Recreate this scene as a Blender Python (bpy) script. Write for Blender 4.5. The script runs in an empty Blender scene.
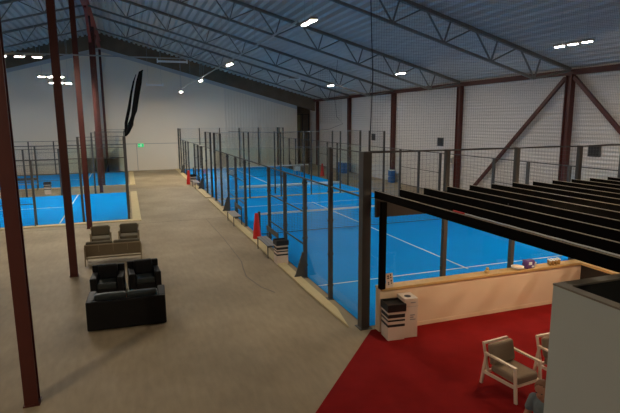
import bpy, bmesh, math, random
from mathutils import Vector, Matrix
random.seed(7)
sc = bpy.context.scene
COL = sc.collection

# ------------------------------------------------------------------ materials
def mat(name, col, rough=0.6, metal=0.0, spec=0.5, noise=0.0, nscale=5.0, bump=0.0, bscale=40.0, emit=None, es=0.0):
    m = bpy.data.materials.new(name); m.use_nodes = True
    nt = m.node_tree; b = nt.nodes['Principled BSDF']
    b.inputs['Roughness'].default_value = rough
    b.inputs['Metallic'].default_value = metal
    b.inputs['Specular IOR Level'].default_value = spec
    c = (col[0], col[1], col[2], 1)
    b.inputs['Base Color'].default_value = c
    tc = nt.nodes.new('ShaderNodeTexCoord')
    if noise > 0:
        n = nt.nodes.new('ShaderNodeTexNoise'); n.inputs['Scale'].default_value = nscale
        n.inputs['Detail'].default_value = 6
        r = nt.nodes.new('ShaderNodeMixRGB')
        r.inputs[1].default_value = tuple(max(0, v*(1-noise)) for v in col) + (1,)
        r.inputs[2].default_value = tuple(min(1, v*(1+noise)) for v in col) + (1,)
        nt.links.new(tc.outputs['Object'], n.inputs['Vector'])
        nt.links.new(n.outputs['Fac'], r.inputs[0])
        nt.links.new(r.outputs[0], b.inputs['Base Color'])
    if bump > 0:
        n2 = nt.nodes.new('ShaderNodeTexNoise'); n2.inputs['Scale'].default_value = bscale
        bp = nt.nodes.new('ShaderNodeBump'); bp.inputs['Strength'].default_value = bump
        nt.links.new(tc.outputs['Object'], n2.inputs['Vector'])
        nt.links.new(n2.outputs['Fac'], bp.inputs['Height'])
        nt.links.new(bp.outputs['Normal'], b.inputs['Normal'])
    if emit:
        b.inputs['Emission Color'].default_value = (*emit, 1)
        b.inputs['Emission Strength'].default_value = es
    return m

def glass_mat(name, tint=(.965, .985, .975), refl=0.10):
    m = bpy.data.materials.new(name); m.use_nodes = True
    nt = m.node_tree; nt.nodes.clear()
    o = nt.nodes.new('ShaderNodeOutputMaterial'); mx = nt.nodes.new('ShaderNodeMixShader')
    t = nt.nodes.new('ShaderNodeBsdfTransparent'); g = nt.nodes.new('ShaderNodeBsdfGlossy')
    lw = nt.nodes.new('ShaderNodeLayerWeight'); lw.inputs['Blend'].default_value = .5
    pw = nt.nodes.new('ShaderNodeMath'); pw.operation = 'POWER'; pw.inputs[1].default_value = 5
    f = nt.nodes.new('ShaderNodeMath'); f.operation = 'MULTIPLY_ADD'; f.inputs[1].default_value = .5; f.inputs[2].default_value = .02
    nt.links.new(lw.outputs['Facing'], pw.inputs[0]); nt.links.new(pw.outputs[0], f.inputs[0])
    t.inputs['Color'].default_value = (*tint, 1); g.inputs['Roughness'].default_value = 0.02
    g.inputs['Color'].default_value = (1, 1, 1, 1)
    nt.links.new(f.outputs[0], mx.inputs[0]); nt.links.new(t.outputs[0], mx.inputs[1])
    nt.links.new(g.outputs[0], mx.inputs[2]); nt.links.new(mx.outputs[0], o.inputs[0])
    return m

def wavy_mat(name, col, axis='Z', pitch=0.2, rough=0.5, strength=0.6, noise=0.06):
    m = mat(name, col, rough, noise=noise, nscale=0.6)
    nt = m.node_tree; b = nt.nodes['Principled BSDF']
    tc = nt.nodes.new('ShaderNodeTexCoord')
    w = nt.nodes.new('ShaderNodeTexWave'); w.wave_type = 'BANDS'; w.bands_direction = axis
    w.wave_profile = 'SIN'; w.inputs['Scale'].default_value = math.pi*2/pitch/20.0
    bp = nt.nodes.new('ShaderNodeBump'); bp.inputs['Strength'].default_value = strength
    bp.inputs['Distance'].default_value = 0.03
    nt.links.new(tc.outputs['Object'], w.inputs['Vector'])
    nt.links.new(w.outputs['Fac'], bp.inputs['Height'])
    nt.links.new(bp.outputs['Normal'], b.inputs['Normal'])
    return m

def floor_mat():
    m = bpy.data.materials.new('polished_concrete'); m.use_nodes = True
    nt = m.node_tree; b = nt.nodes['Principled BSDF']; L = nt.links.new
    tc = nt.nodes.new('ShaderNodeTexCoord')
    n1 = nt.nodes.new('ShaderNodeTexNoise'); n1.inputs['Scale'].default_value = .45; n1.inputs['Detail'].default_value = 8
    n2 = nt.nodes.new('ShaderNodeTexNoise'); n2.inputs['Scale'].default_value = 9; n2.inputs['Detail'].default_value = 8
    mp = nt.nodes.new('ShaderNodeMapping'); mp.inputs['Scale'].default_value = (1, .25, 1)
    L(tc.outputs['Object'], n1.inputs['Vector']); L(tc.outputs['Object'], mp.inputs[0]); L(mp.outputs[0], n2.inputs['Vector'])
    r1 = nt.nodes.new('ShaderNodeValToRGB')
    r1.color_ramp.elements[0].position = .35; r1.color_ramp.elements[0].color = (.27, .212, .135, 1)
    r1.color_ramp.elements[1].position = .68; r1.color_ramp.elements[1].color = (.38, .302, .195, 1)
    L(n1.outputs['Fac'], r1.inputs[0])
    mx = nt.nodes.new('ShaderNodeMixRGB'); mx.blend_type = 'OVERLAY'; mx.inputs[0].default_value = .22
    L(r1.outputs[0], mx.inputs[1]); L(n2.outputs['Fac'], mx.inputs[2])
    L(mx.outputs[0], b.inputs['Base Color'])
    b.inputs['Roughness'].default_value = .62; b.inputs['Specular IOR Level'].default_value = .3
    return m

M = {}
M['floor'] = floor_mat()
M['stain'] = mat('dark_floor_stain', (.17, .135, .10), .6, noise=.15, nscale=3)
M['turf'] = mat('blue_turf', (.001, .34, .95), .9, spec=.04, noise=.07, nscale=.7, bump=.15, bscale=120)
M['line'] = mat('white_line', (.75, .8, .82), .8)
M['kerb'] = mat('pale_concrete', (.60, .49, .27), .7, noise=.12, nscale=3)
M['post'] = mat('dark_steel', (.075, .072, .068), .45, .2)
M['mesh'] = mat('black_wire', (.09, .09, .09), .5, .3)
M['netting'] = mat('black_netting', (.05, .052, .055), .8)
M['cloth'] = mat('black_cloth', (.008, .008, .009), .95, spec=.1)
M['redcol'] = mat('red_oxide_steel', (.078, .014, .010), .5, .1, noise=.15, nscale=3)
M['redbeam'] = mat('bright_red_steel', (.30, .035, .02), .5, .1)
M['truss'] = mat('galvanised_steel', (.20, .20, .19), .5, .3)
M['roof'] = mat('corrugated_roof_sheet', (.56, .57, .57), .5, .1, noise=.05, nscale=.5)
M['wallR'] = wavy_mat('ribbed_wall_sheet', (.64, .60, .57), 'Z', .18, .55, .8)
M['wallE'] = mat('smooth_wall_panel', (.80, .74, .63), .6, noise=.03, nscale=.4)
M['wallV'] = wavy_mat('vertical_ribbed_panel', (.74, .69, .60), 'X', .3, .55, .7)
M['band'] = mat('brown_gable_boards', (.17, .125, .085), .9, noise=.3, nscale=1.5)
M['lining'] = mat('grey_gable_lining', (.45, .48, .5), .6)
M['plain'] = mat('grey_wall', (.35, .34, .33), .7)
M['carpet'] = mat('red_carpet', (.245, .010, .010), .95, spec=.1, noise=.18, nscale=2.5, bump=.3, bscale=300)
M['glass'] = glass_mat('clear_glass')
M['cream'] = mat('cream_plaster', (.80, .62, .44), .75, noise=.02, nscale=2)
M['wood'] = mat('oiled_wood', (.62, .40, .16), .45, noise=.2, nscale=6)
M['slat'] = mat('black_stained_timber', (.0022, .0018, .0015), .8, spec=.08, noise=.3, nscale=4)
M['slattop'] = mat('painted_lit_edge', (.38, .32, .24), .6, noise=.25, nscale=8)  # pale tan paints lamp light from above onto the slat tops
M['header'] = mat('dark_brown_timber', (.028, .017, .012), .6, noise=.2, nscale=4)
M['black'] = mat('black_leather', (.006, .006, .007), .5, spec=.25)
M['blacks'] = mat('black_leather_seat', (.022, .03, .032), .38)
M['beigef'] = mat('beige_frame', (.30, .24, .15), .6)
M['beiget'] = mat('beige_woven_panel', (.21, .165, .105), .85, noise=.15, nscale=30)
M['taupe'] = mat('taupe_cushion', (.125, .105, .068), .9, noise=.1, nscale=20)
M['whitef'] = mat('white_frame', (.78, .66, .52), .4)
M['taupe2'] = mat('grey_brown_cushion', (.25, .19, .135), .9, noise=.08, nscale=20)
M['boxw'] = mat('grey_partition', (.52, .60, .575), .7, noise=.03, nscale=2)
M['boxt'] = mat('grey_brown_rim', (.20, .18, .14), .7, noise=.15, nscale=5)
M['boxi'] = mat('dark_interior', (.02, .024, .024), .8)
M['white'] = mat('white_plastic', (.72, .60, .50), .5)
M['blk'] = mat('black_plastic', (.012, .012, .013), .5)
M['red'] = mat('red_plastic', (.75, .02, .015), .5)
M['redbase'] = mat('orange_pink_base', (.7, .28, .16), .6)
M['lampf'] = mat('far_lamp_glow', (1, 1, 1), .5, emit=(1, .88, .70), es=3400)
M['lampb'] = mat('left_lamp_glow', (1, 1, 1), .5, emit=(1, .84, .62), es=4600)
M['lamps'] = mat('soft_lamp_glow', (1, 1, 1), .5, emit=(1, .80, .58), es=150)
M['lamp'] = mat('lamp_glow', (1, 1, 1), .5, emit=(1, .86, .68), es=520)
M['lampc'] = mat('cool_lamp_glow', (1, 1, 1), .5, emit=(1, .90, .76), es=900)
M['warm'] = mat('warm_lamp_glow', (1, 1, 1), .5, emit=(1, .70, .42), es=170)
M['green'] = mat('green_exit_glow', (.02, .5, .15), .5, emit=(.05, .8, .3), es=.55)
M['exitw'] = mat('exit_pictogram', (.8, .9, .85), .5, emit=(.7, 1, .85), es=.6)
M['skin'] = mat('skin', (.42, .20, .13), .55)
M['hair'] = mat('short_brown_hair', (.26, .13, .08), .8, noise=.2, nscale=40)
M['shirt'] = mat('grey_blue_shirt', (.16, .20, .22), .9, noise=.08, nscale=20)
M['trouser'] = mat('dark_trousers', (.03, .035, .05), .9)
M['shoe'] = mat('dark_shoe', (.02, .02, .02), .6)
M['eye'] = mat('eye', (.02, .015, .01), .3)
M['purple'] = mat('purple_bag', (.12, .05, .22), .5, noise=.4, nscale=10)
M['bluep'] = mat('blue_plastic', (.02, .09, .32), .5)
M['olive'] = mat('olive_panel', (.35, .29, .13), .8, noise=.2, nscale=2)
M['grey'] = mat('mid_grey_metal', (.3, .3, .3), .5, .3)
M['amber'] = mat('amber_glass', (.35, .2, .07), .15)
M['galv'] = mat('pale_metal_tube', (.38, .42, .44), .4, .5)

# ------------------------------------------------------------------ mesh helpers
def add_box(bm, x0, x1, y0, y1, z0, z1, mtx=None):
    v = [bm.verts.new(Vector(p)) for p in ((x0,y0,z0),(x1,y0,z0),(x1,y1,z0),(x0,y1,z0),(x0,y0,z1),(x1,y0,z1),(x1,y1,z1),(x0,y1,z1))]
    if mtx:
        for q in v: q.co = mtx @ q.co
    for f in ((0,3,2,1),(4,5,6,7),(0,1,5,4),(1,2,6,5),(2,3,7,6),(3,0,4,7)):
        bm.faces.new([v[i] for i in f])
    return v
def add_bar(bm, a, b, w, h=None, up=(0,0,1)):
    a, b = Vector(a), Vector(b); h = h or w
    d = (b-a); L = d.length; d.normalize(); u = Vector(up)
    if abs(d.dot(u)) > .99: u = Vector((0,1,0))
    s = d.cross(u).normalized(); u = s.cross(d).normalized()
    m = Matrix((( s.x,d.x,u.x,a.x),(s.y,d.y,u.y,a.y),(s.z,d.z,u.z,a.z),(0,0,0,1)))
    add_box(bm, -w/2, w/2, 0, L, -h/2, h/2, m)
def add_tube(bm, pts, r, n=8, cap=True):
    pts = [Vector(p) for p in pts]; rr = r if isinstance(r, (list, tuple)) else [r]*len(pts)
    rings = []
    for i, p in enumerate(pts):
        d = (pts[min(i+1, len(pts)-1)] - pts[max(i-1, 0)]).normalized()
        u = Vector((0,0,1)) if abs(d.z) < .95 else Vector((0,1,0))
        s = d.cross(u).normalized(); u = s.cross(d)
        rings.append([bm.verts.new(p + (s*math.cos(t)+u*math.sin(t))*rr[i]) for t in [2*math.pi*k/n for k in range(n)]])
    for a, b in zip(rings, rings[1:]):
        for k in range(n): bm.faces.new((a[k], a[(k+1)%n], b[(k+1)%n], b[k]))
    if cap:
        bm.faces.new(rings[0][::-1]); bm.faces.new(rings[-1])
def add_lathe(bm, prof, c=(0,0,0), n=20):
    c = Vector(c)
    rings = [[bm.verts.new(c + Vector((r*math.cos(2*math.pi*k/n), r*math.sin(2*math.pi*k/n), z))) for k in range(n)] for r, z in prof]
    for a, b in zip(rings, rings[1:]):
        for k in range(n): bm.faces.new((a[k], a[(k+1)%n], b[(k+1)%n], b[k]))
    bm.faces.new(rings[0][::-1]); bm.faces.new(rings[-1])
def add_wires(bm, o, u, v, w, h, step, t):
    """square wire grid spanned by unit vectors u,v from corner o"""
    o, u, v = Vector(o), Vector(u), Vector(v)
    nu = max(1, round(w/step)); nv = max(1, round(h/step))
    nrm = u.cross(v)
    for i in range(nu+1):
        a = o + u*(w*i/nu); add_bar(bm, a, a+v*h, t, t, nrm)
    for j in range(nv+1):
        a = o + v*(h*j/nv); add_bar(bm, a, a+u*w, t, t, nrm)
def poly_prism(bm, pts, ax, t0, t1):
    """pts 2D outline extruded along axis ax between t0,t1"""
    def P(p, t): return Vector({0:(t,p[0],p[1]), 1:(p[0],t,p[1]), 2:(p[0],p[1],t)}[ax])
    a = [bm.verts.new(P(p, t0)) for p in pts]; b = [bm.verts.new(P(p, t1)) for p in pts]
    bm.faces.new(a[::-1]); bm.faces.new(b)
    n = len(pts)
    for k in range(n): bm.faces.new((a[k], a[(k+1)%n], b[(k+1)%n], b[k]))
def obj(name, bm, m, parent=None, bevel=0, smooth=False, sub=0):
    bmesh.ops.recalc_face_normals(bm, faces=bm.faces)
    me = bpy.data.meshes.new(name); bm.to_mesh(me); bm.free()
    o = bpy.data.objects.new(name, me); COL.objects.link(o)
    me.materials.append(m)
    if smooth:
        for p in me.polygons: p.use_smooth = True
    if bevel:
        b = o.modifiers.new('bevel', 'BEVEL'); b.width = bevel; b.segments = 3; b.limit_method = 'ANGLE'
    if sub:
        s = o.modifiers.new('sub', 'SUBSURF'); s.levels = sub; s.render_levels = sub
    if parent: o.parent = parent
    return o
def BM(): return bmesh.new()
def tag(o, label=None, cat=None, group=None, kind=None):
    if label: o['label'] = label
    if cat: o['category'] = cat
    if group: o['group'] = group
    if kind: o['kind'] = kind
    return o
def thing(name, label, cat, loc=(0,0,0), rz=0, group=None):
    o = bpy.data.objects.new(name, None); COL.objects.link(o); o.empty_display_size = .1
    o.location = loc; o.rotation_euler = (0,0,rz)
    return tag(o, label, cat, group)
def boxo(name, m, parent, *b, bevel=0):
    bm = BM(); add_box(bm, *b); return obj(name, bm, m, parent, bevel)
def dup(root, loc, rz, label, group=None):
    r = root.copy(); COL.objects.link(r); r.location = loc; r.rotation_euler = (0,0,rz); r['label'] = label
    if group: r['group'] = group
    for ch in list(root.children):
        c = ch.copy(); COL.objects.link(c); c.parent = r
        for g in list(ch.children):
            d = g.copy(); COL.objects.link(d); d.parent = c
    return r
def struct(name, bm, m, label, parent=None, cat='building'):
    o = obj(name, bm, m, parent)
    if not parent: tag(o, label, cat, kind='structure')
    return o

RX = -6.66                     # ridge line
XR, XL, YE, YF = 14.3, -27.6, 41.6, -14.0
def roofz(x): return 12.62 - .2725*abs(x-RX)

# ------------------------------------------------------------------ shell
bm = BM(); add_box(bm, XL, XR, YF, YE+1.8, -.2, 0)
struct('floor', bm, M['floor'], 'brown grey polished concrete hall floor')
# corrugated roof deck, two slopes
bm = BM(); pitch = .42
for side in (1, -1):
    xe = XR+.3 if side == 1 else XL-.3
    n = int(abs(xe-RX)/pitch); prof = []
    for i in range(n+1):
        for (f, d) in ((0, 0), (.35, 0), (.48, .18), (.87, .18)):
            x = RX + side*(i+f)*pitch
            prof.append((x, roofz(x)+d))
    prof.append((RX + side*(n+1)*pitch, roofz(RX + side*(n+1)*pitch)))
    a = [bm.verts.new((x, YF, z)) for x, z in prof]; b = [bm.verts.new((x, YE+1.8, z)) for x, z in prof]
    for k in range(len(prof)-1): bm.faces.new((a[k], a[k+1], b[k+1], b[k]))
o = struct('ceiling', bm, M['roof'], 'blue grey corrugated steel roof deck pitched over the hall')
sm = o.modifiers.new('thick', 'SOLIDIFY'); sm.thickness = .03
bm = BM(); add_box(bm, XR, XR+.2, YF, YE+1.8, 0, 6.95); struct('wall_right', bm, M['wallR'], 'pale ribbed metal side wall behind the courts')
bm = BM(); add_box(bm, XL-.2, XL, YF, YE, 0, 6.95); struct('wall_left', bm, M['plain'], 'grey side wall left of the left courts')
bm = BM(); poly_prism(bm, [(XL,0),(XR,0),(XR,roofz(XR)),(RX,roofz(RX)),(XL,roofz(XL))], 1, YF-.2, YF)
struct('wall_front', bm, M['plain'], 'grey gable wall behind the camera')
XC = 4.6; XO = 12.3
bm = BM(); poly_prism(bm, [(XL,0),(XC,0),(XC,roofz(XC)-1.6),(RX,roofz(RX)-1.6),(XL,roofz(XL)-1.6)], 1, YE, YE+.15)
w = struct('wall_back', bm, M['wallE'], 'smooth beige far gable wall with green exit sign')
bm = BM(); poly_prism(bm, [(XC,0),(XO,0),(XO,roofz(XO)-1.6),(XC,roofz(XC)-1.6)], 1, YE-.04, YE+.15)
struct('wall_back_cladding', bm, M['wallV'], '', w)
bm = BM()
for side, xe in ((1, XO), (-1, XL)):
    poly_prism(bm, [(RX,roofz(RX)-1.6),(xe,roofz(xe)-1.6),(xe,roofz(xe)-1.25),(RX,roofz(RX)-1.25)], 1, YE-.05, YE+.15)
struct('trim_1', bm, M['lining'], 'pale grey lining strip along top of far gable wall')
bm = BM()
for side, xe in ((1, XR), (-1, XL)):
    poly_prism(bm, [(RX,roofz(RX)-1.25),(xe,roofz(xe)-1.25),(xe,roofz(xe)+.1),(RX,roofz(RX)+.1)], 1, YE-.12, YE+.15)
struct('trim_2', bm, M['band'], 'dark brown boarded band under the far roof edge')
# horizontal and vertical joints of the far wall
bm = BM()
for z in (2.55,): add_box(bm, XL, XC, YE-.012, YE, z, z+.04)
for x in (-13, -8.5, -4, .4): add_box(bm, x, x+.04, YE-.012, YE, 0, 2.55)
struct('trim_3', bm, M['grey'], '', None); tag(bpy.data.objects['trim_3'], 'thin grey panel joints on the far wall')
# recess at right end of the far wall
bm = BM(); add_box(bm, XO-.1, XR, YE+1.5, YE+1.8, 0, 7); add_box(bm, XO-.15, XO, YE+.15, YE+1.5, 0, 7)
struct('wall_recess', bm, M['band'], 'dark brown storage recess at the right end of far wall')
# dark steel eaves beam on right wall
bm = BM(); add_box(bm, XR-.18, XR, YF, YE, 6.62, 6.86); struct('trim_4', bm, M['redcol'], 'dark steel eaves beam on top of right wall')

# ------------------------------------------------------------------ columns
def column(x, y, h, label, m='redcol', w=.21, d=.21):
    t = thing('steel_column', label, 'column', (x,y,0), 0, 'red steel columns')
    bm = BM(); add_box(bm, -w/2, w/2, -d/2, -d/2+.03, 0, h); add_box(bm, -w/2, w/2, d/2-.03, d/2, 0, h)
    add_box(bm, -.045, .045, -d/2+.03, d/2-.03, 0, h)
    obj('shaft', bm, M[m], t)
    boxo('base_plate', M[m], t, -w/2-.02, w/2+.02, -d/2-.02, d/2+.02, 0, .03)
    boxo('cap_plate', M[m], t, -w/2, w/2, -d/2, d/2, h, h+.04)
    return t
cl = ['nearest dark red column, bottom left, in front of the black sofa',
      'second dark red column, left of the black armchairs',
      'third dark red column, beside the two beige armchairs at the left court',
      'dark red column at far side of the nearer left court',
      'dark red column at near side of the farther left court',
      'dark red column standing against the far gable wall']
for (y, h), l in zip(((-.88, 11.3), (6.68, 11.3), (14.1, 11.3), (26.4, 11.3), (30.4, 11.3), (41.25, 11.15)), cl):
    column(RX, y, h-.04, l)
cr = ['dark red wall column nearest the camera with two diagonal braces at its top',
      'dark red wall column second from the right, behind the pergola end',
      'dark red wall column third from the right beside a blue padded foot',
      'dark red wall column fourth from the right, above the striped blue boxes',
      'dark red wall column at the far right corner of the hall']
for i, l in enumerate(cr): column(XR-.17, 8.1+8.045*i, 6.60, l, w=.26, d=.34)
bm = BM(); add_box(bm, RX-.16, RX+.16, YF, YE-.12, 11.34, 11.38); add_box(bm, RX-.16, RX+.16, YF, YE-.12, 11.9, 11.94)
add_box(bm, RX-.03, RX+.03, YF, YE-.12, 11.38, 11.9)
tag(obj('ridge_beam', bm, M['redbeam']), 'bright red steel beam running along the roof ridge', 'beam')
for (y0, z0, y1, z1, l) in ((26.4, 9.7, 23.5, 11.3, 'red knee brace from ridge column towards camera'), (30.4, 9.9, 34.5, 11.3, 'red knee brace from ridge column towards far wall')):
    t = BM(); add_bar(t, (RX, y0, z0), (RX, y1, z1), .16, .16)
    tag(obj('knee_brace', t, M['redbeam']), l, 'brace')
for (a, b, l) in (((XR-.2, 8.35, 6.5), (XR-.2, 14.9, .35), 'long red diagonal brace leaning between two right wall columns'),
                  ((XR-.2, 7.85, 6.5), (XR-.2, 1.5, .5), 'red diagonal brace running to the right edge of the picture')):
    t = BM(); add_bar(t, a, b, .14, .16)
    tag(obj('wall_brace', t, M['redcol']), l, 'brace')
    
# ------------------------------------------------------------------ trusses
tl = ['roof truss nearest the camera, cropped by top of picture', 'roof truss second from camera, ending at the nearest right wall column',
      'roof truss third from camera, carried by second wall column', 'roof truss fourth from camera, in front of the far lamps',
      'roof truss closest to the brown gable band']
for ti, l in enumerate(tl):
    y = .055 + 8.045*ti
    t = thing('roof_truss', l, 'truss', (RX, y, 11.5), 0, 'steel roof trusses')
    H = 1.0
    for side in (1, -1):
        xe = (XR-.25) - RX if side == 1 else RX - (XL+.25)
        U = lambda s: Vector((side*s, 0, roofz(RX+side*s)-.12-11.5)); Lw = lambda s: U(s) - Vector((0,0,H-.02))
        bm = BM(); add_bar(bm, U(0), U(xe), .16, .14); obj('top_chord', bm, M['truss'], t)
        bm = BM(); add_bar(bm, Lw(0), Lw(xe-2.0), .12, .10); obj('bottom_chord', bm, M['truss'], t)
        bm = BM(); add_bar(bm, Lw(xe-2.0), U(xe)-Vector((0,0,.05)), .08, .08); obj('web_member', bm, M['truss'], t)
        s = xe-2.0
        while s > .8:
            segs = [(U(s-.85), Lw(s)), (U(s+.30), Lw(s))]
            if s < xe-2.1: segs.append((Lw(s), U(min(s+1.35, xe-.2))))
            for a, b in segs:
                bm = BM(); add_bar(bm, a, b, .055, .055); obj('web_member', bm, M['truss'], t)
            s -= 2.35
        
# ------------------------------------------------------------------ courts
def court(x0, x1, y0, y1, name, along, label):
    """turf with painted lines; along = axis of its 20 m length"""
    t = thing('padel_court', label, 'court', ((x0+x1)/2, (y0+y1)/2, 0))
    a, b = (x1-x0)/2, (y1-y0)/2
    boxo('turf', M['turf'], t, -a, a, -b, b, .003, .018)
    bm = BM(); h0, h1 = .018, .021
    if along == 'y':
        for s in (-1, 1): add_box(bm, -a, a, s*6.95-.03, s*6.95+.03, h0, h1)
        add_box(bm, -.03, .03, -7.1, 7.1, h0, h1+.001)
    else:
        for s in (-1, 1): add_box(bm, s*6.95-.03, s*6.95+.03, -b, b, h0, h1)
        add_box(bm, -7.1, 7.1, -.03, .03, h0, h1+.001)
    tag(obj('court_line', bm, M['line'], t), 'white painted line')
    return t
court(0, 10, .0, 20, '', 'y', 'blue turf court nearest the wooden topped counter')
court(0, 10, 20.35, 41.3, '', 'y', 'blue turf court at far right behind the nearest one')
court(-25, -5, 15.75, 25.75, '', 'x', 'nearer blue turf court on the left behind the red columns')
court(-25, -5, 30.3, 40.3, '', 'x', 'farther blue turf court on the left by the far wall')

def enclosure(label, origin, rz, near_mesh=True):
    """local frame: court 10 (x) by 20 (y); posts, glass, wire mesh, rails"""
    t = thing('court_enclosure', label, 'court fence', origin, rz, 'glass and mesh court enclosures')
    def post(x, y, h, w=.10):
        bm = BM(); add_box(bm, x-w/2, x+w/2, y-w/2, y+w/2, 0, h)
        if w < .15:
            for z in (.35, 1.2, 2.1, 2.85): add_box(bm, x-w/2-.025, x+w/2+.025, y-.02, y+.02, z, z+.05)
        p = obj('post', bm, M['post'], t)
        bm = BM(); add_box(bm, x-w/2-.05, x+w/2+.05, y-w/2-.05, y+w/2+.05, 0, .015)
        obj('foot_plate', bm, M['post'], p)
        return p
    for sx, x in ((-1, -.06), (1, 10.06)):
        for y in (0, 2, 4, 6, 8, 12, 14, 16, 18, 20):
            tall = y in (0, 2, 18, 20)
            post(x, y, 4 if tall else 3, .20 if (y == 0 and origin == (0,0,0)) else .11 if y in (0,20) else .10)
            if y in (4, 16):
                bm = BM(); poly_prism(bm, [(x+sx*.05, .0), (x+sx*.38, 0), (x+sx*.30, .12), (x+sx*.09, .78), (x+sx*.05, .78)], 1, y-.03, y+.03)
                obj('gusset', bm, M['post'], t)
        for (a, b) in ((0,2),(2,4),(16,18),(18,20)):
            boxo('glass_panel', M['glass'], t, x-.006, x+.006, a+.06, b-.06, .03, 2.98)
        for (a, b) in ((4,6),(6,8),(12,14),(14,16)):
            bm = BM(); add_wires(bm, (x, a+.05, .05), (0,1,0), (0,0,1), b-a-.1, 2.93, .098, .003)
            obj('mesh_panel', bm, M['mesh'], t)
        for (a, b) in ((0,2),(18,20)):
            bm = BM(); add_wires(bm, (x, a+.05, 3.0), (0,1,0), (0,0,1), b-a-.1, .98, .098, .003)
            obj('mesh_panel', bm, M['mesh'], t)
        for (a, b, z) in ((0,20,3.0),(0,2,3.98),(18,20,3.98)):
            bm = BM(); add_bar(bm, (x, a, z), (x, b, z), .022 if z > 3.5 else .035); obj('top_rail', bm, M['post'], t)
        for z in (1.0, 2.0):
            for (a, b) in ((4,8),(12,16)):
                bm = BM(); add_bar(bm, (x, a, z), (x, b, z), .03); obj('side_rail', bm, M['post'], t)
    for y in (-.03, 20.03):
        for x in (2, 4, 6, 8): post(x, y, 4, .10 if (y < 1 and origin == (0,0,0)) else .075)
        for x in (0, 2, 4, 6, 8):
            boxo('glass_panel', M['glass'], t, x+.07, x+1.93, y-.006, y+.006, .03, 2.98)
            bm = BM(); add_wires(bm, (x+.06, y, 3.0), (1,0,0), (0,0,1), 1.88, .98, .098, .003)
            obj('mesh_panel', bm, M['mesh'], t)
        near = (y < 1 and origin == (0,0,0)); bm = BM(); add_bar(bm, (0, y, 3.98), (10, y, 3.98), .03 if near else .014); obj('top_rail', bm, M['post' if near else 'galv'], t)
        bm = BM(); add_bar(bm, (0, y, 2.99), (10, y, 2.99), .014); obj('middle_rail', bm, M['post' if near else 'galv'], t)
    return t
enclosure('glass and mesh enclosure around the nearest blue court', (0,0,0), 0)
enclosure('glass and mesh enclosure around far right blue court', (0,21.4,0), 0)
enclosure('glass and mesh enclosure around nearer left court', (-5,15.75,0), math.pi/2)
enclosure('glass and mesh enclosure around farther left court', (-5,30.3,0), math.pi/2)

def court_net(label, loc, rz):
    t = thing('court_net', label, 'net', loc, rz, 'court nets')
    bm = BM(); add_wires(bm, (.1, 0, .06), (1,0,0), (0,0,1), 9.8, .80, .07, .005); obj('netting', bm, M['netting'], t)
    boxo('tape', M['line'], t, .1, 9.9, -.012, .012, .85, .93)
    for x in (.05, 9.95): boxo('post', M['post'], t, x-.04, x+.04, -.04, .04, .018, 1.0)
    bm = BM(); add_bar(bm, (.1, 0, .05), (9.9, 0, .05), .02); obj('bottom_cord', bm, M['netting'], t)
court_net('white taped net across the nearest blue court', (0,10,0), 0)
court_net('white taped net across far right blue court', (0,31.4,0), 0)
court_net('net across nearer left court', (-15,15.75,0), math.pi/2)
court_net('net across farther left court', (-15,30.3,0), math.pi/2)

# kerbs
def kerb(pts, label, h=.05):
    bm = BM(); poly_prism(bm, pts, 2, 0, h); tag(obj('concrete_kerb', bm, M['kerb'], bevel=.01), label, 'kerb')
kerb([(0.1,20.08),(9.9,20.08),(9.9,20.33),(.1,20.33)], 'narrow pale concrete strip between the two right courts', .04)
bm = BM(); add_tube(bm, [(2.3,24.5,.12),(6,24.45,.115),(9.9,24.5,.12)], .10, 12)
tag(obj('rolled_barrier', bm, M['line'], smooth=True), 'long white roll lying across the far right court', 'barrier')
kerb([(-.20,20.6),(-.48,20.6),(-.48,2.6),(-.40,.05),(-.20,1.2)], 'pale concrete kerb strip beside nearest court fence')
kerb([(-.16,41.3),(-.52,41.3),(-.52,29.4),(-.16,29.4)], 'pale concrete kerb strip at the far right court end by far wall')
kerb([(-.16,27.6),(-.52,27.6),(-.52,21.2),(-.16,21.2)], 'pale concrete kerb strip between far bench and court gap')
kerb([(-25,15.55),(-25,15.15),(-4.45,15.15),(-4.45,25.9),(-4.85,25.9),(-4.85,15.55)], 'pale concrete kerb around corner of nearer left court', .04)
kerb([(-25,30.1),(-25,29.8),(-4.45,29.8),(-4.45,40.4),(-4.85,40.4),(-4.85,30.1)], 'pale concrete kerb around corner of farther left court', .04)

# safety netting above the near court back wall
bm = BM()
x0, x1 = .02, XR-.1; n = 236; yy = -.03
for i in range(n+1):
    x = x0+(x1-x0)*i/n; add_bar(bm, (x, yy, 4.02), (x, yy, roofz(x)-.15), .0022, .0022)
z = 4.02
while z < roofz(x0)-.15:
    xe = x1 if z < roofz(x1)-.15 else RX + (12.62-.15-z)/.2725
    add_bar(bm, (x0, yy, z), (xe, yy, z), .0022, .0022); z += .06
nt = thing('safety_net', 'large black safety net hanging above the near court back wall', 'net', (0,0,0))
obj('netting', bm, M['netting'], nt)
bm = BM(); add_tube(bm, [(x0, yy, 4.02), (x0+.05, yy, 5.6), (x0-.02, yy, 7.1), (x0, yy, roofz(x0)-.1)], .011, 6)
obj('edge_rope', bm, M['netting'], nt)
bm = BM(); add_tube(bm, [(x0, yy, 4.0)] + [(x, yy, 3.99+.012*math.sin(x*3)) for x in [1+k for k in range(13)]] + [(x1, yy, 4.02)], .014, 6)
obj('lower_rope', bm, M['netting'], nt)
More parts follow.
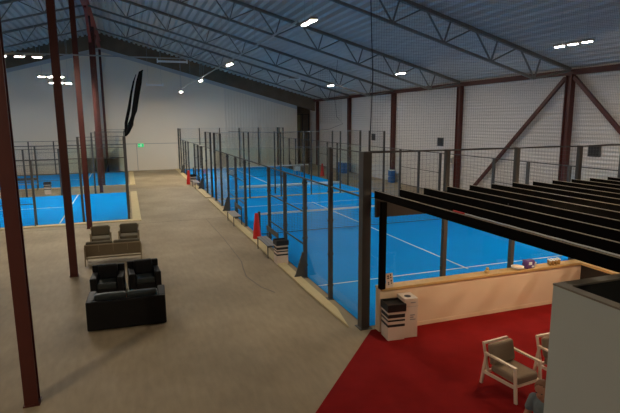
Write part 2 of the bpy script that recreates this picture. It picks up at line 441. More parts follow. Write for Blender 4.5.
# small far curtain of netting
bm = BM(); add_wires(bm, (6.9, 21.0, 4.5), (1,0,0), (0,0,1), 1.6, 3.6, .12, .005)
fn = thing('safety_net', 'narrow strip of netting hanging behind the nearest court', 'net', (0,0,0))
obj('netting', bm, M['netting'], fn)
bm = BM(); add_tube(bm, [(8.2,21,8.5),(8.0,21,6.2),(8.15,21,4.9),(8.6,21,4.45),(7.6,21,4.1),(4.5,21,3.9),(1,21,4.05)], .012, 6)
obj('edge_rope', bm, M['netting'], fn)

# gathered black curtain at left court corner
t = thing('gathered_curtain', 'gathered black netting curtain rising from left court corner post', 'curtain', (-4.95,15.7,0))
bm = BM(); add_tube(bm, [(.05,0,4.0),(.12,0,4.15),(.28,0,4.55),(.50,0,5.2),(.66,0,5.9),(.80,0,6.5),(.92,0,6.95),(.98,0,7.05)], [.05,.08,.12,.14,.14,.12,.09,.04], 12)
for v in bm.verts: v.co.x += .03*math.sin(v.co.z*17); v.co.y *= 1.6
obj('main_fold', bm, M['cloth'], t, smooth=True)
bm = BM(); add_tube(bm, [(.05,.1,4.05),(.10,.1,4.6),(.28,.1,5.3),(.42,.1,6.0),(.55,.1,6.5),(.68,.1,6.85)], [.05,.07,.07,.05,.04,.02], 10)
obj('side_fold', bm, M['cloth'], t, smooth=True)

# ------------------------------------------------------------------ lamps
def lamp(label, x, y, z, n=3, axis='x', m='lamp', W=None):
    """row of LED panels in a shallow housing, hung on rods"""
    t = thing('hanging_lamp', label, 'lamp', (x,y,z), 0 if axis == 'x' else math.pi/2, 'hanging lamp rows')
    W = W or (.58 if axis == 'x' else .46)
    for k in range(n):
        c = (k-(n-1)/2)*W
        h = boxo('housing', M['grey'], t, c-.18, c+.18, -.09, .09, .012, .08)
        boxo('led_panel', M[m], h, c-.14, c+.14, -.05, .05, 0, .012)
    bm = BM(); add_bar(bm, (-(n*W)/2, 0, .10), (n*W/2, 0, .10), .04); obj('bar', bm, M['galv'], t)
    tz = min(roofz(x+.6), roofz(x-.6))-z-.05
    for s in (-.4, .4):
        bm = BM(); add_tube(bm, [(s*n*W/2*1.6, 0, .1), (s*n*W/2*1.6, 0, tz)], .006, 5); obj('wire', bm, M['galv'], t)
lamp('row of three bright lamps under roof at the upper right', 8.7, 3.0, 7.0, 3, 'y', 'lampc', .54)
lamp('pair of bright lamps above the middle of right courts', 8.55, 13.6, 7.0, 2, 'y', 'lampc')
lamp('small bright lamp high at the far right corner', 8.55, 23.0, 7.0, 2, 'y', 'lampc')
lamp('brightest lamp at the near end of aisle rail', -.55, 2.2, 7.0, 2, 'y')
lamp('second lamp along the sloping aisle rail', -.6, 11.9, 7.0, 2, 'y')
lamp('third lamp along the sloping aisle rail', -.55, 20.9, 7.0, 2, 'y')
lamp('last lamp along the sloping aisle rail near far wall', -.5, 32.6, 7.0, 2, 'y', 'lampf')
lamp('row of three lamps at the upper left edge of picture', -8.34, 11.45, 7.0, 3, 'x', 'lampc')
lamp('row of three lamps behind second red column', -8.38, 20.3, 7.0, 3, 'x', 'lampc', .45)
lamp('row of three lamps just below the other row at the left', -8.45, 25.0, 7.0, 3, 'x', 'lampc', .45)
lamp('single lamp behind camera on the left', -11.9, -7.3, 7.0, 1, 'x', 'lampb')
lamp('row of lamps behind camera above the carpet', 1.2, -8.2, 7.0, 3, 'x', 'lamps')
lamp('row of lamps over the carpet right of the pergola', 8.6, -6.4, 6.6, 3, 'y')
lamp('row of lamps over left court far away from aisle', -20, 13.5, 7.0, 3, 'x', 'lampc')
lamp('row of lamps over farther left court near left wall', -15, 33.5, 7.0, 2, 'x', 'lampc')

def rail(a, b, r, label, hang):
    t = thing('lamp_rail', label, 'rail', a)
    A, B = Vector(a), Vector(b)
    bm = BM(); add_tube(bm, [(0,0,0), B-A], r, 8); obj('tube', bm, M['galv'], t)
    for f in hang:
        p = (B-A)*f; x = A.x+p.x
        bm = BM(); add_tube(bm, [p, (p.x, p.y, roofz(x)-A.z-.05)], .006, 5); obj('wire', bm, M['galv'], t)
rail((-.60,2.9,7.16), (-.60,33.0,7.16), .03, 'long pale tube carrying the aisle lamps down the hall', (.15,.35,.55,.75,.95))
rail((-10.5,11.45,7.14), (-2.2,11.45,7.14), .025, 'pale horizontal tube crossing above the left court lamps', (.1,.45,.9))
for (x0, x1, y, z, l) in ((-3.0, -1.4, 20, 7.95, 'unlit white batten light under the brown gable band'),
                          (5.5, 7.0, 25, 7.55, 'unlit white batten light near the centre of far roof'),
                          (-3.3, -2.2, 28, 7.2, 'small unlit batten light beside black gathered curtain')):
    t = thing('batten_light', l, 'light fitting', ((x0+x1)/2, y, z), 0, 'unlit batten lights'); hw = (x1-x0)/2
    boxo('body', M['line'], t, -hw, hw, -.06, .06, -.05, .05)
    for s in (-1, 1): boxo('end_cap', M['line'], t, s*hw-.03, s*hw+.03, -.07, .07, -.08, .14)
    for s in (-1, 1):
        bm = BM(); add_tube(bm, [(s*hw*.8, 0, .05), (s*hw*.8, 0, roofz((x0+x1)/2+s*hw*.8)-z-.05)], .006, 5); obj('wire', bm, M['galv'], t)

# exit sign
t = thing('exit_sign', 'small green exit sign glowing on the beige far wall', 'sign', (-3.6, YE-.06, 2.25))
boxo('panel', M['green'], t, -.26, .26, -.04, .04, 0, .34)
bm = BM()   # running man and arrow
add_box(bm, -.02, .05, -.05, -.041, .14, .24); add_box(bm, .0, .04, -.05, -.041, .26, .30)
add_bar(bm, (.0,-.045,.14), (-.07,-.045,.06), .025, .008, (0,1,0)); add_bar(bm, (.03,-.045,.14), (.08,-.045,.05), .025, .008, (0,1,0))
add_box(bm, -.20, -.10, -.05, -.041, .15, .18)
obj('pictogram', bm, M['exitw'], t)
# dark wall units on right wall
for (y, z, w, h, l) in ((6.65, 3.28, .62, .50, 'dark square vent on right wall nearest the camera'), (18.2, 3.25, .62, .55, 'dark square vent on right wall beside second column'), (27.7, 3.3, .6, .55, 'dark square vent on right wall behind the safety net edge')):
    t = thing('wall_vent', l, 'vent', (XR, y, z), 0, 'wall vents')
    boxo('frame', M['post'], t, -.06, 0, -w/2, w/2, -h/2, h/2)
    boxo('grille', M['blk'], t, -.075, -.06, -w/2+.05, w/2-.05, -h/2+.05, h/2-.05)
t = thing('junction_box', 'small pale electrical box on right wall beside column', 'box', (XR, 16.9, 2.15))
boxo('housing', M['wallE'], t, -.25, 0, -.3, .3, -.2, .25); boxo('cover', M['grey'], t, -.3, -.25, -.35, -.1, -.12, .15)

# stored things in recess
for (x, z0, z1, l) in ((12.75, 3.6, 5.4, 'olive yellow board standing high in the far recess'), (13.3, 0, 3.4, 'pale olive board low in the far recess')):
    bm = BM(); add_box(bm, x-.3, x+.3, YE+1.1, YE+1.18, z0, z1)
    bb = obj('storage_board', bm, M['olive']); tag(bb, l, 'board')
t = thing('storage_rack', 'dark rack frame standing in the far wall recess', 'rack', (13.2, YE+.55, 0))
for x in (-.8, -.1, .6): boxo('upright', M['blk'], t, x-.04, x+.04, -.04, .04, 0, 5.4)
for z in (1.8, 3.5, 5.3): boxo('shelf', M['blk'], t, -.8, .6, -.15, .6, z-.03, z+.03)

# ------------------------------------------------------------------ carpet, counter, pergola, booth
bm = BM(); poly_prism(bm, [(.02,-.22),(XR,-.22),(XR,YF),(-12.2,YF)], 2, .0, .012)
tag(obj('red_carpet', bm, M['carpet']), 'deep red carpet with a diagonal edge on concrete floor', 'carpet')
t = thing('low_wall', 'cream low counter wall with wooden top beside the blue court', 'counter', (0,-.32,0))
boxo('wall_body', M['cream'], t, .2, 6.05, -.06, .12, .013, .96)
boxo('end_post', M['cream'], t, .14, .26, -.075, .13, .013, 1.0)
boxo('plinth', M['cream'], t, .26, 6.05, -.075, -.06, .013, .10)
boxo('wooden_top', M['wood'], t, .16, 6.10, -.10, .20, .96, 1.02, bevel=.006)
boxo('wooden_top', M['wood'], t, 5.90, 6.10, -3.2, -.10, .96, 1.02, bevel=.006)
boxo('return_panel', M['blk'], t, 5.98, 6.04, -3.2, -.06, .013, .96)

# pergola: X spacing .61, slats along Y
t = thing('pergola', 'black slatted timber pergola over the carpet area', 'pergola', (0,-.3,0))
SX = [.045+.61*i for i in range(14)]
for i, x in enumerate(SX):
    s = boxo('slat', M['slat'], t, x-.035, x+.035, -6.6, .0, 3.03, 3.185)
    boxo('slat_lit_edge', M['slattop'], s, x-.0352, x-.0052, -6.6, .0, 3.185, 3.192)  # added pale strip, lit look of the slat top put into colour
boxo('header_beam', M['header'], t, 0.01, 8.05, -.09, -.02, 2.62, 3.03)
boxo('header_beam', M['header'], t, 0.01, 8.05, -6.6, -6.53, 2.62, 3.03)
for (x, y, z0) in ((.17, -.11, 1.02), (6.3, -.06, 0), (8.0, -.06, 0), (8.0, -6.5, 0)):
    boxo('post', M['slat'], t, x-.06, x+.06, y-.06, y+.06, z0, 2.62 if z0 == 0 else 2.95)
tb = thing('strip_light', 'thin white cable strip with red end on first pergola slat', 'strip light', (.03,-.3,3.192))
bm = BM(); pts = [(0.025+.006*math.sin(k*1.7), -3.02-.12*k, .012) for k in range(28)]
add_tube(bm, pts, .010, 6); obj('cable', bm, M['line'], tb)
bm = BM(); add_tube(bm, [(0.025,-2.72,.012),(.025,-3.0,.012)], .013, 8); obj('red_sleeve', bm, M['red'], tb)

for (x, y, l) in ((2.2, -2.3, 'warm lamp under pergola slats nearer the cream counter end'), (4.4, -1.7, 'warm lamp under pergola slats near the amber glasses')):
    t = thing('pendant_lamp', l, 'lamp', (x, y, 2.72), 0, 'warm lamps under the pergola')
    boxo('led_panel', M['warm'], t, -.5, .5, -.02, .02, 0, .03)
    boxo('housing', M['blk'], t, -.52, .52, -.03, .03, .03, .08)
    for q in (-.4, .4): boxo('hanger', M['blk'], t, q-.01, q+.01, -.01, .01, .08, .38)
# grey booth with open top
bx, by = -.365, -5.54; Hh = 2.8
t = thing('grey_booth', 'grey open topped partition booth in the bottom right corner', 'booth', (bx, by, 0))
boxo('side_panel', M['boxw'], t, 0, .10, -4.2, 0, 0, Hh-.02)
boxo('far_panel', M['boxw'], t, .10, 2.6, -.10, 0, 0, Hh-.02)
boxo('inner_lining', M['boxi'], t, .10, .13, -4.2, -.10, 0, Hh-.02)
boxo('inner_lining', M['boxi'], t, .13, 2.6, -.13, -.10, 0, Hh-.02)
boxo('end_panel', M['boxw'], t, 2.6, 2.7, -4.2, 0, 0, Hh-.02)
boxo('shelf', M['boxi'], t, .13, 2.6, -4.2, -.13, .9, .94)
boxo('rim', M['boxt'], t, -.005, .12, -4.2, .005, Hh-.02, Hh)
boxo('rim', M['boxt'], t, .12, 2.7, -.14, .005, Hh-.02, Hh)

# ------------------------------------------------------------------ furniture
def cushion(name, m, parent, x0,x1,y0,y1,z0,z1, bev=.04, rx=0, piv=None):
    bm = BM(); add_box(bm, x0,x1,y0,y1,z0,z1)
    if rx:
        R = Matrix.Translation(piv) @ Matrix.Rotation(rx, 4, 'X') @ Matrix.Translation(-Vector(piv))
        for v in bm.verts: v.co = R @ v.co
    return obj(name, bm, m, parent, bevel=bev, smooth=False)
def frame_seat(label, loc, rz, W, fm, cm, cat, n=1, panel=None, name='armchair', group=None):
    BT = .70 if panel else .755; BY = .40 if panel else .42
    """outdoor seat with a bar frame; front is local -y"""
    t = thing(name, label, cat, loc, rz, group); h = W/2; bw = .035
    for s in (-1, 1):
        x = s*(h-bw/2)
        bm = BM(); add_bar(bm, (x, -.36, 0), (x, -.30, .60), .035, .05); obj('leg', bm, fm, t)
        bm = BM(); add_bar(bm, (x, .42, 0), (x, .33, .60), .035, .05); obj('leg', bm, fm, t)
        bm = BM(); add_bar(bm, (x, -.325, .60), (x, .36, .60), .05, .03); obj('armrest', bm, fm, t)
        bm = BM(); add_bar(bm, (x, -.33, .27), (x, .38, .24), .03, .05); obj('side_rail', bm, fm, t)
    bm = BM(); add_bar(bm, (-h+.03, -.31, .28), (h-.03, -.31, .28), .03, .05); obj('front_rail', bm, fm, t)
    bm = BM(); add_bar(bm, (-h+.03, .34, .25), (h-.03, .34, .25), .03, .05); obj('rear_rail', bm, fm, t)
    bm = BM()
    add_bar(bm, (-h+.03, .29, .28), (-h+.03, BY, BT), .03, .04); add_bar(bm, (h-.03, .29, .28), (h-.03, BY, BT), .03, .04)
    add_bar(bm, (-h+.015, BY, BT), (h-.015, BY, BT), .04, .035)
    for k in range(1, n*2 if n > 1 else 1):
        x = -h + W*k/(n*2-0) if n > 1 else 0
        if n > 1 and k in (1, 2, 3): add_bar(bm, (-h+W*k/4*1.0, .29, .28), (-h+W*k/4*1.0, BY+.005, BT), .02, .02)
    obj('back_frame', bm, fm, t)
    if panel:
        bm = BM(); add_bar(bm, (0, .305, .30), (0, BY-.005, BT-.02), W-.08, .012, (0,1,0)); obj('back_panel', bm, panel, t)
    cw = (W-.09)/n
    for k in range(n):
        a = -h+.045+k*cw
        cushion('seat_cushion', cm, t, a+.005, a+cw-.005, -.33, .26, .29, .43, .045)
        cushion('back_cushion', cm, t, a+(.01 if panel else -.015), a+cw-(.01 if panel else -.015), (.13 if panel else .165), (.26 if panel else .285), .42, (.80 if panel else .80), .055, -.22, (0, .2, .42))
    return t
ca = frame_seat('pale framed armchair with grey brown cushions standing free on the red carpet', (1.15,-3.38,.012), .10, .61, M['whitef'], M['taupe2'], 'armchair', group='carpet armchairs')
dup(ca, (2.20,-3.52,.012), .02, 'pale framed armchair partly hidden by edge of the grey booth')
bsofa = frame_seat('beige sofa seen from behind with low woven back', (-5.52,8.02,0), math.pi-.02, 1.78, M['beigef'], M['taupe'], 'sofa', 2, M['beiget'], 'sofa')
ba = frame_seat('left of two beige armchairs facing the camera, beside red column', (-6.02,10.2,0), .05, .74, M['beigef'], M['taupe'], 'armchair', 1, M['beiget'], group='beige armchairs')
dup(ba, (-5.02,10.3,0), -.03, 'right of two beige armchairs facing the camera, away from column')

def club(label, loc, rz, W, D, n, name, cat, H=.70, HA=.70, group=None, tall=False):
    """blocky leather seat, front is local -y"""
    t = thing(name, label, cat, loc, rz, group); h = W/2; aw = .17
    cushion('base', M['black'], t, -h+aw, h-aw, -D/2+.02, D/2-.12, .03, .28, .02)
    for s in (-1, 1): cushion('armrest', M['black'], t, min(s*h, s*(h-aw)), max(s*h, s*(h-aw)), -D/2, D/2-.10, .02, HA, .03)
    cushion('backrest', M['black'], t, -h, h, D/2-.12, D/2, .02, H, .025)
    cw = (W-2*aw)/n
    for k in range(n):
        a = -h+aw+k*cw
        cushion('seat_cushion', M['blacks'], t, a+.005, a+cw-.005, -D/2+.01, D/2-.2, .27, .43, .04)
        cushion('back_cushion', M['blacks'] if not tall else M['black'], t, a+.005, a+cw-.005, D/2-.33, D/2-.14, .42, (.82 if tall else H+.11), .05)
    for sx in (-1, 1):
        for sy in (-1, 1): boxo('foot', M['grey'], t, sx*(h-.08)-.03, sx*(h-.08)+.03, sy*(D/2-.08)-.03, sy*(D/2-.08)+.03, 0, .02)
    return t
club('black leather sofa seen from behind, nearest seat to the camera', (-5.11,2.28,0), math.pi-.045, 1.72, .82, 2, 'sofa', 'sofa')
bc = club('left one of two black leather armchairs behind the black sofa', (-5.60,4.50,0), -.06, .84, .80, 1, 'armchair', 'armchair', .76, .58, 'black armchairs', True)
dup(bc, (-4.66,4.62,0), .06, 'right one of two black leather armchairs behind the black sofa')

# ------------------------------------------------------------------ small things
def striped_bin(label, loc, rz, group='striped bins'):
    t = thing('striped_bin', label, 'bin', loc, rz, group)
    boxo('body', M['white'], t, -.19, .19, -.19, .19, 0, .74)
    bm = BM()
    for z0, z1 in ((.50,.58),(.42,.46),(.30,.355)): add_box(bm, -.193, .193, -.193, .193, z0, z1)
    tag(obj('stripe', bm, M['blk'], t), 'black band')
    bm = BM()
    for a in ((-.21,.21,-.21,-.19),(-.21,.21,.19,.21),(-.21,-.19,-.19,.19),(.19,.21,-.19,.19)): add_box(bm, *a, .64, .80)
    add_box(bm, -.19,.19,-.19,.19,.74,.76)
    obj('open_top', bm, M['blk'], t)
    return t
sb = striped_bin('white bin with black bands standing against the cream counter end', (.30,-.70,.012), -.10)
dup(sb, (-.30,5.75,.0), .0, 'white bin with black bands beside bench at the court fence')
dup(sb, (-.42,27.9,.0), .1, 'white bin with black bands by the far red cone')
dup(sb, (-9.95,26.95,.0), .0, 'white bin with black bands between the two left courts')
t = thing('dispenser_box', 'tall white box with round black hole on top, against the counter', 'box', (.645,-.68,.012), -.10)
boxo('body', M['white'], t, -.15, .17, -.20, .20, 0, .88, bevel=.006)
bm = BM(); add_lathe(bm, [(.075,.879),(.075,.885),(.04,.885)], (0,-.03,0), 20); obj('hole_rim', bm, M['blk'], t)
boxo('seam', M['grey'], t, -.152, .172, -.202, .202, .70, .705)
bm = BM()
for z, w in ((.50,.10),(.45,.07),(.40,.12)):
    add_box(bm, -.01, w, -.205, -.2005, z, z+.02)
add_box(bm, .0, .11, -.205, -.2005, .78, .80)
obj('printing', bm, M['grey'], t)

def cone(label, loc, h=1.06):
    t = thing('traffic_cone', label, 'cone', loc, .2, 'tall red cones')
    bm = BM(); add_lathe(bm, [(.18,.03),(.17,.10),(.075,h-.04),(.06,h)], n=20); obj('body', bm, M['red'], t, smooth=True)
    bm = BM(); add_box(bm, -.19,.19,-.19,.19,0,.035); obj('base', bm, M['redbase'], t, bevel=.01)
    return t
cn = cone('tall red cone beside bench at the nearest court fence', (-.22,9.35,0))
dup(cn, (-.66,28.6,0), 0, 'tall red cone far down the aisle by the court fence')
dup(cn, (10.6,29.9,0), 0, 'tall red cone on far side of the right courts')
def bench(label, loc, rz=0):
    t = thing('bench', label, 'bench', loc, rz, 'court benches')
    bm = BM()
    for k in range(3): add_box(bm, -.18+.125*k, -.18+.11+.125*k, -.75, .75, .43, .455)
    obj('seat', bm, M['grey'], t)
    bm = BM(); add_box(bm, .19, .215, -.75, .75, .68, .86); obj('backrest', bm, M['post'], t)
    for y in (-.7, .7):
        for x in (-.16, .2):
            bm = BM(); add_bar(bm, (x, y, 0), (x, y, .43 if x < 0 else .80), .03); obj('leg', bm, M['post'], t)
    for y in (-.7, .7):
        bm = BM(); add_bar(bm, (-.16, y, .42), (.2, y, .42), .03); obj('cross_bar', bm, M['post'], t)
    return t
bn = bench('grey slatted bench beside the near red cone', (-.40,7.15,0))
dup(bn, (-.42,12.9,0), 0, 'grey slatted bench left of the court entrance, beyond the near cone')
dup(bn, (-.42,26.3,0), 0, 'grey slatted bench beside the far red cone')
dup(bn, (-11.6,29.3,0), math.pi/2, 'grey slatted bench between the two left courts')
def cart(label, loc):
    t = thing('ball_basket', label, 'basket', loc, 0, 'ball baskets')
    bm = BM(); add_wires(bm, (-.25,-.25,.45), (1,0,0), (0,0,1), .5, .45, .06, .008)
    add_wires(bm, (-.25,.25,.45), (1,0,0), (0,0,1), .5, .45, .06, .008); add_wires(bm, (-.25,-.25,.45), (0,1,0), (0,0,1), .5, .45, .06, .008)
    add_wires(bm, (.25,-.25,.45), (0,1,0), (0,0,1), .5, .45, .06, .008); obj('wire_basket', bm, M['galv'], t)
    bm = BM(); add_box(bm, -.23,.23,-.23,.23,.46,.80); obj('liner', bm, M['line'], t, bevel=.03)
    for sx in (-.22,.22):
        for sy in (-.22,.22):
            bm = BM(); add_bar(bm, (sx,sy,.02), (sx,sy,.45), .03); obj('leg', bm, M['galv'], t)
    return t
ck = cart('white ball basket at left side of the far right court', (2.7,29.6,.019))
dup(ck, (8.6,30.7,.019), 0, 'white ball basket at right side of the far right court, near the red cone')
# blue things at right wall
for (x, y, w, d, h, l) in ((13.3,31.9,.5,1.6,1.0,'blue crate stack against right wall behind the fence glass'), (13.85,23.78,.34,.5,.95,'blue padded block at foot of the third wall column')):
    t = thing('blue_crate', l, 'crate', (x,y,0))
    for k in range(2):
        boxo('tier', M['bluep'], t, -w/2, w/2, -d/2, d/2, k*h/2+.0, (k+1)*h/2-.04, bevel=.02)
    boxo('lid', M['line'], t, -w/2-.02, w/2+.02, -d/2-.02, d/2+.02, h-.04, h)
t = thing('table', 'pale blue covered table by right wall behind the pergola', 'table', (12.6, 6.4, 0))
boxo('table_top', M['galv'], t, -.45, .45, -1.4, 1.4, .72, .76)
boxo('cover', M['galv'], t, -.44, .44, -1.39, 1.39, .1, .72)
for sx in (-.4,.4):
    for sy in (-1.3,1.3): boxo('leg', M['galv'], t, sx-.03, sx+.03, sy-.03, sy+.03, 0, .1)

# counter items
ct = 1.02
t = thing('notice_card', 'white card with small black marks on counter end beside post', 'card', (.38,-.40,ct), .05)
R = .18
bm = BM(); add_box(bm, -.09,.09,-.004,.004,0,.31); 
for v in bm.verts: v.co.y += v.co.z*R
obj('card', bm, M['white'], t)
bm = BM()
for (x, z, w, h) in ((-.055,.19,.05,.022),(-.055,.155,.05,.022),(-.045,.05,.03,.022),(-.045,.08,.03,.02),(.02,.20,.025,.03),(.02,.16,.03,.022),(.025,.10,.03,.03),(.03,.06,.022,.025)):
    add_box(bm, x, x+w, -.0075, -.0045, z*1.25, z*1.25+h*1.3)
for v in bm.verts: v.co.y += v.co.z*R
obj('marks', bm, M['blk'], t)
t = thing('snack_bag', 'purple and white snack bag in the middle of counter', 'bag', (4.32,-.30,ct))
bm = BM(); add_box(bm, -.13,.13,-.08,.08,0,.20)
bmesh.ops.subdivide_edges(bm, edges=bm.edges[:], cuts=3, use_grid_fill=True)
for v in bm.verts: v.co.x += .012*math.sin(v.co.z*70+v.co.y*40); v.co.y += .012*math.sin(v.co.x*60)
obj('wrapper', bm, M['purple'], t, smooth=True)
bm = BM(); add_box(bm, -.07,.02,-.10,-.085,.10,.17); add_box(bm, .03,.09,-.10,-.085,.03,.07); obj('print', bm, M['line'], t)
t = thing('bowl', 'shallow white bowl beside the purple snack bag', 'bowl', (3.98,-.30,ct))
bm = BM(); add_lathe(bm, [(.06,0),(.13,.03),(.155,.075),(.145,.075),(.12,.035),(.0,.02)][:5], n=24); obj('dish', bm, M['line'], t, smooth=True)
bm = BM(); add_lathe(bm, [(.135,.05),(.12,.085),(.06,.10),(.01,.105)], n=24); obj('filling', bm, M['cream'], t, smooth=True)
t = thing('paper_cup', 'small white paper cup right of the snack bag', 'cup', (4.53,-.28,ct))
bm = BM(); add_lathe(bm, [(.03,0),(.042,.11),(.038,.11),(.028,.01)], n=16); obj('cup_body', bm, M['line'], t, smooth=True)
bm = BM(); add_lathe(bm, [(.045,.107),(.045,.115),(.04,.118)], n=16); obj('cup_rim', bm, M['line'], t)
t = thing('yellow_figure', 'small yellow bunched item on the counter left of white bowl', 'ornament', (3.05,-.32,ct))
bm = BM(); bmesh.ops.create_icosphere(bm, subdivisions=2, radius=.06, matrix=Matrix.Translation((0,0,.05)) @ Matrix.Diagonal((1.2,1,.85,1)))
obj('lower_bunch', bm, M['wood'], t, smooth=True)
bm = BM(); bmesh.ops.create_icosphere(bm, subdivisions=2, radius=.04, matrix=Matrix.Translation((.01,0,.115)))
obj('upper_bunch', bm, M['wood'], t, smooth=True)
first = None
for k, (dx, dy) in enumerate(((0,0),(.10,0),(.20,0),(.30,.01),(.05,.09),(.15,.09),(.25,.09),(.35,.1))):
    loc = (4.98+dx, -.33+dy, ct)
    lab = 'small amber drinking glass in the cluster at right end of counter'
    if not first:
        first = thing('drinking_glass', lab, 'glass', loc, 0, 'amber glasses on the counter')
        bm = BM(); add_lathe(bm, [(.03,0),(.038,.13),(.034,.13),(.027,.01)], n=16); obj('glass_body', bm, M['amber'], first, smooth=True)
        bm = BM(); add_lathe(bm, [(.039,.12),(.039,.135),(.035,.135)], n=16); obj('rim', bm, M['line'], first)
    else: dup(first, loc, 0, lab)

# ------------------------------------------------------------------ floor marks (joints and worn stains)
bm = BM()
def strip(pts, w):
    for a, b in zip(pts, pts[1:]): add_bar(bm, (*a, .002), (*b, .002), w, .003)
strip([(-1.5,14.4),(-1.45,10),(-1.5,6.4)], .025)
strip([(-20,14.45),(-.55,14.45)], .03)
strip([(-1.5,6.4),(-1.62,5.6),(-1.72,4.7),(-1.55,3.6),(-1.3,3.0)], .035)
strip([(-20,27.5),(-.55,27.5)], .02)
tag(obj('trim_5', bm, M['stain']), 'thin dark joints in the concrete floor', kind='structure')

# ------------------------------------------------------------------ person (seated beyond the booth corner)
def capsule(bm, a, b, r0, r1, n=14):
    a, b = Vector(a), Vector(b); d = (b-a).normalized(); L = (b-a).length
    pts, rs = [], []
    for k in range(5):
        t_ = k/4*math.pi/2; pts.append(a - d*r0*math.cos(t_)); rs.append(max(.002, r0*math.sin(t_)))
    for k in range(5):
        t_ = k/4*math.pi/2; pts.append(b + d*r1*math.sin(t_)); rs.append(max(.002, r1*math.cos(t_)))
    add_tube(bm, pts, rs, n)
def ell(bm, c, r, rot=None):
    m = Matrix.Translation(c) @ (rot or Matrix.Identity(4)) @ Matrix.Diagonal((*r, 1))
    bmesh.ops.create_uvsphere(bm, u_segments=20, v_segments=14, radius=1, matrix=m)
def remesh(o, v):
    r = o.modifiers.new('remesh', 'REMESH'); r.mode = 'VOXEL'; r.voxel_size = v; r.use_smooth_shade = True
    s = o.modifiers.new('smooth', 'SMOOTH'); s.iterations = 3; s.factor = .5
# local frame: pelvis at origin on seat (z .47), faces +y
pt = thing('person', 'seated person with short brown hair in grey blue t-shirt, half hidden by the booth', 'person', (.135,-5.12,.012), 2.0)
bm = BM()
ell(bm, (0,0,.55), (.17,.13,.12)); capsule(bm, (0,0,.58), (0,.06,.92), .12, .125); ell(bm, (0,.06,.93), (.145,.09,.10))
capsule(bm, (0,.08,1.0), (0,.19,1.13), .058, .054)
hd = Vector((0,.235,1.225)); tilt = Matrix.Rotation(-.28, 4, 'X')
T = lambda p: hd + (tilt @ Vector(p))
ell(bm, T((0,-.005,.02)), (.078,.098,.098), tilt); ell(bm, T((0,.03,-.055)), (.058,.065,.065), tilt)
ell(bm, T((0,.098,-.015)), (.014,.022,.026), tilt); ell(bm, T((0,.085,-.062)), (.026,.014,.010), tilt)
for s in (-1, 1):
    ell(bm, T((s*.080,-.005,-.01)), (.012,.022,.034), tilt)
    capsule(bm, (s*.155,.06,.98), (s*.22,.10,.72), .052, .044); capsule(bm, (s*.22,.10,.72), (s*.14,.34,.66), .042, .03)
    ell(bm, (s*.135,.395,.65), (.038,.055,.022))
    for k in range(4):
        x = s*(.165-.02*k); L_ = (.062,.075,.07,.055)[k]
        capsule(bm, (x,.43,.652), (x,.43+L_*.6,.645), .0095, .009, 8); capsule(bm, (x,.43+L_*.6,.645), (x,.43+L_,.622), .009, .008, 8)
    capsule(bm, (s*.10,.385,.648), (s*.075,.42,.640), .012, .0095, 8); capsule(bm, (s*.075,.42,.640), (s*.075,.45,.632), .0095, .0085, 8)
    capsule(bm, (s*.10,.02,.54), (s*.14,.46,.54), .085, .06); capsule(bm, (s*.14,.46,.54), (s*.14,.44,.12), .058, .04)
    capsule(bm, (s*.14,.42,.07), (s*.14,.60,.05), .042, .035)
body = obj('body', bm, M['skin'], pt); remesh(body, .007)
bm = BM()
capsule(bm, (0,0,.58), (0,.06,.92), .145, .15); ell(bm, (0,.06,.94), (.175,.115,.125)); ell(bm, (0,.085,1.03), (.08,.07,.04))
for s in (-1, 1): capsule(bm, (s*.155,.06,.985), (s*.195,.085,.85), .066, .060)
sh = obj('shirt', bm, M['shirt'], pt); remesh(sh, .010)
bm = BM(); ell(bm, (0,0,.54), (.185,.145,.10))
for s in (-1, 1): capsule(bm, (s*.10,.02,.54), (s*.14,.46,.54), .097, .072); capsule(bm, (s*.14,.46,.54), (s*.14,.44,.13), .07, .055)
tr = obj('trousers', bm, M['trouser'], pt); remesh(tr, .012)
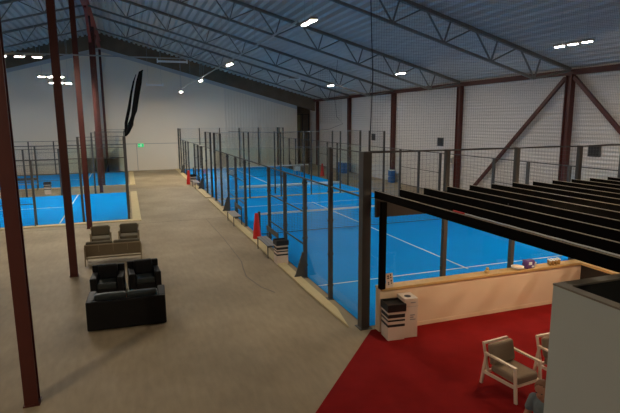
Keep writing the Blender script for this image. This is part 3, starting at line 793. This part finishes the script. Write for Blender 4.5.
for s in (-1, 1):
    bm = BM(); capsule(bm, (s*.14,.41,.055), (s*.14,.62,.050), .052, .045); add_box(bm, s*.14-.045, s*.14+.045, .38, .64, .012, .03)
    remesh(obj('shoe', bm, M['shoe'], pt), .010)
    bm = BM(); ell(bm, T((s*.031,.084,.012)), (.012,.010,.008), tilt); obj('eye', bm, M['eye'], pt)
bm = BM()
ell(bm, T((0,-.014,.030)), (.083,.097,.096), tilt)
for v in list(bm.verts):
    q = tilt.inverted() @ (v.co - hd)
    if q.z < -.04 or q.y > .055 or (q.y > -.01 and q.z < .03): bm.verts.remove(v)
h_ = obj('hair', bm, M['hair'], pt, smooth=True)
sd = h_.modifiers.new('thick', 'SOLIDIFY'); sd.thickness = .008; sd.offset = 1
t = thing('stool', 'low dark stool under the seated person', 'stool', (.135,-5.12,.012))
bm = BM(); add_lathe(bm, [(.17,.38),(.18,.40),(.18,.42),(.16,.435)], n=24); obj('seat', bm, M['blk'], t, smooth=True)
for k in range(4):
    a = math.pi/4+k*math.pi/2
    bm = BM(); add_tube(bm, [(.17*math.cos(a),.17*math.sin(a),0),(.12*math.cos(a),.12*math.sin(a),.39)], .014, 8); obj('leg', bm, M['post'], t)

# ------------------------------------------------------------------ world, camera
w = bpy.data.worlds.new('World'); sc.world = w; w.use_nodes = True
w.node_tree.nodes['Background'].inputs[0].default_value = (.35, .5, .6, 1)
w.node_tree.nodes['Background'].inputs[1].default_value = .3
f, pit, yaw, rol = 502.91, .1693, .3471, .0065
c, s = math.cos(yaw), math.sin(yaw)
r = Vector((c,-s,0)); fw = Vector((s*math.cos(pit), c*math.cos(pit), -math.sin(pit))); u = r.cross(fw)
a, b = math.cos(rol), math.sin(rol)
cx = r*a - u*b; cy = r*b + u*a
cam = bpy.data.cameras.new('camera'); cam.sensor_width = 36; cam.lens = 36*f/620; cam.clip_end = 200; cam.clip_start = .05
co = bpy.data.objects.new('camera', cam); COL.objects.link(co)
co.matrix_world = Matrix(((cx.x,cy.x,-fw.x,-4.8978),(cx.y,cy.y,-fw.y,-9.8235),(cx.z,cy.z,-fw.z,4.67),(0,0,0,1)))
sc.camera = co
sc.view_settings.view_transform = 'Standard'; sc.view_settings.look = 'None'
sc.view_settings.gamma = 1; sc.view_settings.use_curve_mapping = False
sc.view_settings.exposure = 0.0
